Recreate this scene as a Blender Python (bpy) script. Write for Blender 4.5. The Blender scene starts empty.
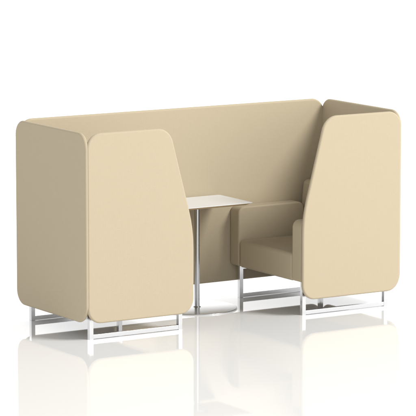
import bpy, bmesh, math
from mathutils import Vector

S = bpy.context.scene
COL = S.collection

# ------------------------------------------------------------------ dimensions (metres)
L, W, T, H, ZB = 2.458, 0.9476, 0.027, 1.35, 0.1154     # booth length, depth, panel thickness, height, panel bottom


# ------------------------------------------------------------------ materials
def new_mat(name):
    m = bpy.data.materials.new(name)
    m.use_nodes = True
    nt = m.node_tree
    return m, nt, nt.nodes['Principled BSDF']


def fabric(name, col):
    m, nt, b = new_mat(name)
    N, K = nt.nodes, nt.links
    tc = N.new('ShaderNodeTexCoord')
    # woven threads: two crossed wave patterns, in object space
    waves = []
    for ax in ('X', 'Z'):
        mp = N.new('ShaderNodeMapping')
        mp.inputs['Rotation'].default_value = (0.0, 0.0, math.radians(45)) if ax == 'X' else (0, 0, 0)
        K.new(tc.outputs['Object'], mp.inputs['Vector'])
        w = N.new('ShaderNodeTexWave')
        w.wave_type = 'BANDS'
        w.bands_direction = ax
        w.inputs['Scale'].default_value = 62
        w.inputs['Distortion'].default_value = 3.0
        w.inputs['Detail'].default_value = 3
        w.inputs['Detail Scale'].default_value = 3
        K.new(mp.outputs['Vector'], w.inputs['Vector'])
        waves.append(w)
    mul = N.new('ShaderNodeMath'); mul.operation = 'ADD'
    K.new(waves[0].outputs['Fac'], mul.inputs[0]); K.new(waves[1].outputs['Fac'], mul.inputs[1])
    n1 = N.new('ShaderNodeTexNoise'); n1.inputs['Scale'].default_value = 260; n1.inputs['Detail'].default_value = 4
    n2 = N.new('ShaderNodeTexNoise'); n2.inputs['Scale'].default_value = 9; n2.inputs['Detail'].default_value = 3
    K.new(tc.outputs['Object'], n1.inputs['Vector']); K.new(tc.outputs['Object'], n2.inputs['Vector'])
    a1 = N.new('ShaderNodeMath'); a1.operation = 'MULTIPLY_ADD'; a1.inputs[1].default_value = 0.5
    K.new(mul.outputs[0], a1.inputs[0]); K.new(n1.outputs['Fac'], a1.inputs[2])
    a2 = N.new('ShaderNodeMath'); a2.operation = 'MULTIPLY_ADD'; a2.inputs[1].default_value = 0.35
    K.new(n2.outputs['Fac'], a2.inputs[0]); K.new(a1.outputs[0], a2.inputs[2])
    mr = N.new('ShaderNodeMapRange')
    mr.inputs['From Min'].default_value = 0.5; mr.inputs['From Max'].default_value = 1.85
    mr.inputs['To Min'].default_value = 0.97; mr.inputs['To Max'].default_value = 1.03
    K.new(a2.outputs[0], mr.inputs['Value'])
    vm = N.new('ShaderNodeVectorMath'); vm.operation = 'SCALE'
    vm.inputs[0].default_value = col
    K.new(mr.outputs[0], vm.inputs['Scale'])
    K.new(vm.outputs[0], b.inputs['Base Color'])
    bp = N.new('ShaderNodeBump'); bp.inputs['Strength'].default_value = 0.13; bp.inputs['Distance'].default_value = 0.0012
    K.new(a1.outputs[0], bp.inputs['Height']); K.new(bp.outputs[0], b.inputs['Normal'])
    b.inputs['Roughness'].default_value = 0.85
    b.inputs['Specular IOR Level'].default_value = 0.2
    b.inputs['Sheen Weight'].default_value = 0.06
    b.inputs['Sheen Roughness'].default_value = 0.4
    return m


def chrome(name, col, rough, var=0.25):
    m, nt, b = new_mat(name)
    N, K = nt.nodes, nt.links
    b.inputs['Base Color'].default_value = (*col, 1)
    b.inputs['Metallic'].default_value = 1
    tc = N.new('ShaderNodeTexCoord')
    n = N.new('ShaderNodeTexNoise'); n.inputs['Scale'].default_value = 35; n.inputs['Detail'].default_value = 5
    K.new(tc.outputs['Object'], n.inputs['Vector'])
    mr = N.new('ShaderNodeMapRange')
    mr.inputs['To Min'].default_value = rough * (1 - var); mr.inputs['To Max'].default_value = rough * (1 + var)
    K.new(n.outputs['Fac'], mr.inputs['Value']); K.new(mr.outputs[0], b.inputs['Roughness'])
    return m


def plain(name, col, rough, spec=0.5, var=0.03, scale=20):
    m, nt, b = new_mat(name)
    N, K = nt.nodes, nt.links
    tc = N.new('ShaderNodeTexCoord')
    n = N.new('ShaderNodeTexNoise'); n.inputs['Scale'].default_value = scale; n.inputs['Detail'].default_value = 4
    K.new(tc.outputs['Object'], n.inputs['Vector'])
    mr = N.new('ShaderNodeMapRange')
    mr.inputs['To Min'].default_value = 1 - var; mr.inputs['To Max'].default_value = 1 + var
    K.new(n.outputs['Fac'], mr.inputs['Value'])
    vm = N.new('ShaderNodeVectorMath'); vm.operation = 'SCALE'; vm.inputs[0].default_value = col
    K.new(mr.outputs[0], vm.inputs['Scale']); K.new(vm.outputs[0], b.inputs['Base Color'])
    b.inputs['Roughness'].default_value = rough
    b.inputs['Specular IOR Level'].default_value = spec
    return m


FAB = fabric('beige_fabric', (0.438, 0.370, 0.260))
CHR = chrome('satin_chrome', (0.68, 0.68, 0.69), 0.20)
STEM = chrome('satin_steel', (0.44, 0.44, 0.45), 0.27, 0.04)
TOP = plain('white_laminate', (0.75, 0.75, 0.745), 0.32, 0.4, 0.008)
EDGE = plain('birch_ply_edge', (0.50, 0.37, 0.22), 0.5, 0.3, 0.12, 60)
FLR = plain('white_gloss_floor', (0.88, 0.88, 0.877), 0.03, 0.8, 0.004, 2)
BLK = plain('shade_sheet_black', (0.045, 0.045, 0.045), 0.9, 0.2)  # for the added sheets that deepen the shade under the seats


# ------------------------------------------------------------------ mesh helpers
def link(name, bm, mat, parent=None, loc=(0, 0, 0), smooth=True):
    bmesh.ops.recalc_face_normals(bm, faces=bm.faces)
    me = bpy.data.meshes.new(name)
    bm.to_mesh(me)
    bm.free()
    mats = mat if isinstance(mat, (list, tuple)) else [mat]
    for k in mats:
        me.materials.append(k)
    o = bpy.data.objects.new(name, me)
    COL.objects.link(o)
    o.location = loc
    if parent:
        o.parent = parent
    if smooth:
        for p in me.polygons:
            p.use_smooth = True
        w = o.modifiers.new('wn', 'WEIGHTED_NORMAL')
        w.weight = 80
        w.keep_sharp = False
    return o


def fillet(pts):
    """2-D outline from (x, y, radius) corners."""
    out = []
    n = len(pts)
    for i, (x, y, r) in enumerate(pts):
        p = Vector((x, y)); a = Vector(pts[i - 1][:2]); b = Vector(pts[(i + 1) % n][:2])
        u = (a - p).normalized(); v = (b - p).normalized()
        ang = u.angle(v)
        if r <= 0:
            out.append(p); continue
        d = r / math.tan(ang / 2)
        c = p + (u + v).normalized() * (r / math.sin(ang / 2))
        s = p + u * d - c; e = p + v * d - c
        turn = s.angle_signed(e)
        k = max(4, int(abs(turn) / math.radians(5)))
        for j in range(k + 1):
            t = -turn * j / k
            out.append(c + Vector((s.x * math.cos(t) - s.y * math.sin(t), s.x * math.sin(t) + s.y * math.cos(t))))
    return out


def slab(outline, thick, bev, to3, seg=6):
    """An upholstered slab: outline extruded by thick, both rims rounded. to3(a, b, c) maps to world."""
    n = len(outline)
    area2 = sum(outline[i - 1].x * outline[i].y - outline[i].x * outline[i - 1].y for i in range(n))
    sgn = 1 if area2 > 0 else -1
    inward = []
    for i in range(n):
        u = (outline[i] - outline[i - 1]).normalized(); v = (outline[(i + 1) % n] - outline[i]).normalized()
        nu = Vector((-u.y, u.x)) * sgn; nv = Vector((-v.y, v.x)) * sgn
        m = (nu + nv).normalized()
        inward.append(m / max(0.3, m.dot(nu)))
    prof = []
    for k in range(seg + 1):
        t = math.pi / 2 * k / seg
        prof.append((bev * (1 - math.sin(t)), bev * (1 - math.cos(t))))
    prof += [(d, thick - c) for d, c in prof[::-1]]
    bm = bmesh.new()
    rings = [[bm.verts.new((p.x + q.x * d, p.y + q.y * d, c)) for p, q in zip(outline, inward)] for d, c in prof]
    bm.faces.new(rings[0][::-1]); bm.faces.new(rings[-1])
    for lo, hi in zip(rings, rings[1:]):
        for i in range(n):
            bm.faces.new((lo[i], lo[(i + 1) % n], hi[(i + 1) % n], hi[i]))
    for v in bm.verts:
        v.co = to3(*v.co)
    return bm


def rounded_box(x0, x1, y0, y1, z0, z1, bev, seg=5, cuts=0, crown=0.0, shear=0.0):
    bm = bmesh.new()
    bmesh.ops.create_cube(bm, size=1)
    for v in bm.verts:
        v.co = ((x0 + x1) / 2 + v.co.x * (x1 - x0), (y0 + y1) / 2 + v.co.y * (y1 - y0), (z0 + z1) / 2 + v.co.z * (z1 - z0))
    bmesh.ops.bevel(bm, geom=list(bm.edges), offset=bev, segments=seg, profile=0.5, affect='EDGES')
    if cuts:
        big = sorted(bm.faces, key=lambda f: -f.calc_area())[:6]
        es = [e for e in bm.edges if e.calc_length() > 0.05]
        bmesh.ops.subdivide_edges(bm, edges=es, cuts=cuts, use_grid_fill=True)
    if crown:
        for v in bm.verts:
            u = (v.co.x - x0) / (x1 - x0); w = (v.co.y - y0) / (y1 - y0); h = (v.co.z - z0) / (z1 - z0)
            if h > 0.5:
                k = max(0, 16 * u * (1 - u) * w * (1 - w))
                v.co.z += crown * k ** 0.5 * (h - 0.5) * 2
    if shear:
        for v in bm.verts:
            v.co.x += shear * (v.co.z - z0) / (z1 - z0) * (1 if v.co.x < (x0 + x1) / 2 else 0)
    return bm


def add_bar(bm, x0, x1, y0, y1, z0, z1, bev=0.0008):
    t = rounded_box(x0, x1, y0, y1, z0, z1, bev, 2)
    me = bpy.data.meshes.new('tmp'); t.to_mesh(me); t.free()
    bm.from_mesh(me); bpy.data.meshes.remove(me)


def bar(*a):
    bm = bmesh.new(); add_bar(bm, *a); return bm


def lathe(prof, seg=96):
    bm = bmesh.new()
    rings = []
    for r, z in prof:
        if r == 0:
            rings.append([bm.verts.new((0, 0, z))])
        else:
            rings.append([bm.verts.new((r * math.cos(2 * math.pi * i / seg), r * math.sin(2 * math.pi * i / seg), z)) for i in range(seg)])
    for a, b in zip(rings, rings[1:]):
        for i in range(seg):
            j = (i + 1) % seg
            if len(a) == 1 and len(b) > 1:
                bm.faces.new((a[0], b[i], b[j]))
            elif len(b) == 1 and len(a) > 1:
                bm.faces.new((a[i], a[j], b[0]))
            elif len(a) > 1:
                bm.faces.new((a[i], a[j], b[j], b[i]))
    return bm


def thing(name, label, cat, loc):
    o = bpy.data.objects.new(name, None)
    o.empty_display_size = 0.2
    COL.objects.link(o)
    o.location = loc
    o['label'] = label
    o['category'] = cat
    return o


# ------------------------------------------------------------------ floor
bm = bmesh.new()
bmesh.ops.create_circle(bm, cap_ends=True, segments=128, radius=400)
floor = link('floor', bm, FLR, smooth=False)
floor['kind'] = 'structure'

# ------------------------------------------------------------------ booth
booth = thing('meeting_booth', 'beige upholstered booth of tall rounded screens around armchair seats on chrome sled legs', 'booth', (0, 0, 0))
R = 0.100

# long back screen
out = fillet([(0.0105, ZB, R), (L - 0.0105, ZB, R), (L - 0.0105, H, R), (0.0105, H, R)])
link('back_screen', slab(out, T, 0.0128, lambda a, b, c: (a, 0.9206 + c, b)), FAB, booth)

# the two end screens
out = fillet([(0.001, ZB, 0.122), (0.944, ZB, R), (0.944, H, R), (0.001, H, R)])
link('end_screen', slab(out, T, 0.0128, lambda a, b, c: (c - 0.010, a, b)), FAB, booth)
link('end_screen', slab(out, T, 0.0128, lambda a, b, c: (L - T + 0.004 + c, a, b)), FAB, booth)

# the two tapered front screens
out = fillet([(0.004, ZB, R), (0.801, ZB, R), (0.801, 0.676, 0.95), (0.620, H, 0.12), (0.004, H, R)])
link('front_screen', slab(out, T, 0.0128, lambda a, b, c: (a, c - 0.003, b)), FAB, booth)
link('front_screen', slab(out, T, 0.0128, lambda a, b, c: (L - a, c - 0.003, b)), FAB, booth)


def mx(x0, x1, side):
    """mirror an x-range for the left-hand seat"""
    return (x0, x1) if side > 0 else (L - x1, L - x0)


XF = 1.661                      # front of the right-hand seat
for side in (-1, 1):
    # seat cushion
    x0, x1 = mx(XF + 0.002, 2.27, side)
    link('seat', rounded_box(x0, x1, 0.1425, 0.8025, 0.229, 0.4165, 0.020, 5, 6, 0.010), FAB, booth)
    # arms
    for (y0, y1) in ((0.031, 0.1395), (0.806, 0.9195)):
        out = fillet([(XF, 0.232, 0.022), (2.205, 0.232, 0.02), (2.205, 0.648, 0.05), (XF, 0.648, 0.05)])
        if side > 0:
            bm = slab(out, y1 - y0, 0.012, lambda a, b, c: (a, y0 + c, b))
        else:
            bm = slab(out, y1 - y0, 0.012, lambda a, b, c: (L - a, y0 + c, b))
        link('armrest', bm, FAB, booth)
    # backrest: a raked slab in front of the end screen
    bm = rounded_box(2.20, 2.425, 0.031, 0.9195, 0.232, 0.79, 0.034, 6, 0, 0, 0.06)
    if side < 0:
        for v in bm.verts:
            v.co.x = L - v.co.x
    link('backrest', bm, FAB, booth)
    # unseen black sheet added under the seat to darken shadow and floor reflection
    x0, x1 = mx(XF + 0.070, 2.40, side)
    link('shade_sheet', bar(x0, x1, 0.060, 0.890, 0.2262, 0.2284), BLK, booth)
    # chrome base: four square legs, two floor rails, an upper frame
    q = 0.0142
    lx = (1.7169, 2.389)
    ly = (0.0858, 0.8707)
    for cx in lx:
        for cy in ly:
            c = cx if side > 0 else L - cx
            link('leg', bar(c - q, c + q, cy - q, cy + q, 0.0, 0.234), CHR, booth)
    a, b = mx(lx[0] + q, lx[1] - q, side)
    for cy in ly:
        link('floor_rail', bar(a, b, cy - q + 0.001, cy + q - 0.001, 0.0035, 0.031), CHR, booth)
    bm = bmesh.new()
    for cy in ly:
        add_bar(bm, a, b, cy - q + 0.001, cy + q - 0.001, 0.203, 0.2315)
    for cx in lx[1:]:
        c = cx if side > 0 else L - cx
        add_bar(bm, c - q + 0.001, c + q - 0.001, ly[0] + q, ly[1] - q, 0.2035, 0.2312)
    link('upper_frame', bm, CHR, booth)

# ------------------------------------------------------------------ table
TX, TY, TZ = 1.243, 0.678, 0.733
table = thing('pedestal_table', 'white square-topped pedestal table with chrome column and round disc base between the seats', 'table', (TX, TY, 0))
hx, hy = 0.317, 0.220


# table top: white upper sheet over an undercut ply edge
bm = bmesh.new()
rings = []
for inset, z in ((0.030, TZ - 0.0185), (0.006, TZ - 0.0045), (0.0015, TZ - 0.0035), (0.0, TZ - 0.0025), (0.0, TZ - 0.0012), (0.0012, TZ)):
    o = fillet([(-hx + inset, -hy + inset, 0.02), (hx - inset, -hy + inset, 0.02), (hx - inset, hy - inset, 0.02), (-hx + inset, hy - inset, 0.02)])
    rings.append([bm.verts.new((p.x, p.y, z)) for p in o])
for k, (a, b) in enumerate(zip(rings, rings[1:])):
    for i in range(len(a)):
        j = (i + 1) % len(a)
        f = bm.faces.new((a[i], a[j], b[j], b[i]))
        f.material_index = 1 if k < 2 else 0
f = bm.faces.new(rings[0][::-1]); f.material_index = 1
bm.faces.new(rings[-1])
link('table_top', bm, [TOP, EDGE], table)
link('column', lathe([(0, 0.010), (0.0255, 0.0105), (0.0255, 0.0135), (0.0180, 0.0150), (0.0175, 0.018), (0.0175, 0.700), (0, 0.700)], 64), STEM, table)
link('mounting_plate', lathe([(0, 0.698), (0.075, 0.698), (0.078, 0.701), (0.078, 0.7143), (0, 0.7143)], 64), CHR, table)
rb = 0.275
link('disc_base', lathe([(0, 0.0), (rb - 0.002, 0.0), (rb, 0.0015), (rb, 0.005), (rb - 0.001, 0.0066), (rb - 0.004, 0.0078), (rb * 0.6, 0.0095), (0.02, 0.0112), (0, 0.0112)], 160),
     chrome('brushed_steel', (0.60, 0.60, 0.60), 0.26, 0.06), table)

# ------------------------------------------------------------------ studio light
world = bpy.data.worlds.new('World')
S.world = world
world.use_nodes = True
nt = world.node_tree
bg = nt.nodes['Background']
tc = nt.nodes.new('ShaderNodeTexCoord')
# a bright studio, dimmer behind the camera's left shoulder and towards the ceiling
dot = nt.nodes.new('ShaderNodeVectorMath'); dot.operation = 'DOT_PRODUCT'
dot.inputs[1].default_value = (-0.80, -0.60, 0.0)
nt.links.new(tc.outputs['Generated'], dot.inputs[0])
mr = nt.nodes.new('ShaderNodeMapRange')
mr.interpolation_type = 'SMOOTHSTEP'
mr.inputs['From Min'].default_value = 0.1
mr.inputs['From Max'].default_value = 0.95
mr.inputs['To Min'].default_value = 1.0
mr.inputs['To Max'].default_value = 0.78
nt.links.new(dot.outputs['Value'], mr.inputs['Value'])
sp = nt.nodes.new('ShaderNodeSeparateXYZ')
nt.links.new(tc.outputs['Generated'], sp.inputs[0])
mz = nt.nodes.new('ShaderNodeMapRange')
mz.interpolation_type = 'SMOOTHSTEP'
mz.inputs['From Min'].default_value = 0.25
mz.inputs['From Max'].default_value = 0.95
mz.inputs['To Min'].default_value = 1.0
mz.inputs['To Max'].default_value = 0.12
nt.links.new(sp.outputs['Z'], mz.inputs['Value'])
mm = nt.nodes.new('ShaderNodeMath'); mm.operation = 'MULTIPLY'
nt.links.new(mr.outputs[0], mm.inputs[0]); nt.links.new(mz.outputs[0], mm.inputs[1])
nt.links.new(mm.outputs[0], bg.inputs['Color'])
bg.inputs['Strength'].default_value = 1.10


def area(name, loc, target, size, power, col=(1, 1, 1)):
    ld = bpy.data.lights.new(name, 'AREA')
    ld.shape = 'DISK'
    ld.size = size
    ld.energy = power
    ld.color = col
    o = bpy.data.objects.new(name, ld)
    COL.objects.link(o)
    o.location = loc
    o.rotation_euler = (Vector(target) - Vector(loc)).to_track_quat('-Z', 'Y').to_euler()
    return o


area('key_softbox', (12.5, -17.7, 18.8), (1.3, 0.4, 0.6), 9.6, 4950, (1.0, 0.99, 0.97))

# ------------------------------------------------------------------ camera
cam = bpy.data.cameras.new('camera')
co = bpy.data.objects.new('camera', cam)
COL.objects.link(co)
co.location = (-9.4149, -16.6002, 3.702)
yaw, pitch = 0.5564, -0.1472
co.rotation_euler = (math.pi / 2 + pitch, 0, -yaw)
cam.sensor_width = 36
cam.lens = 36 * 3019.656 / 416
cam.clip_start = 0.5
cam.clip_end = 2000
S.camera = co

S.view_settings.view_transform = 'Standard'
S.view_settings.look = 'None'
S.view_settings.exposure = 0.70
S.view_settings.gamma = 1

S.cycles.diffuse_bounces = 2
S.cycles.glossy_bounces = 6
S.cycles.max_bounces = 8
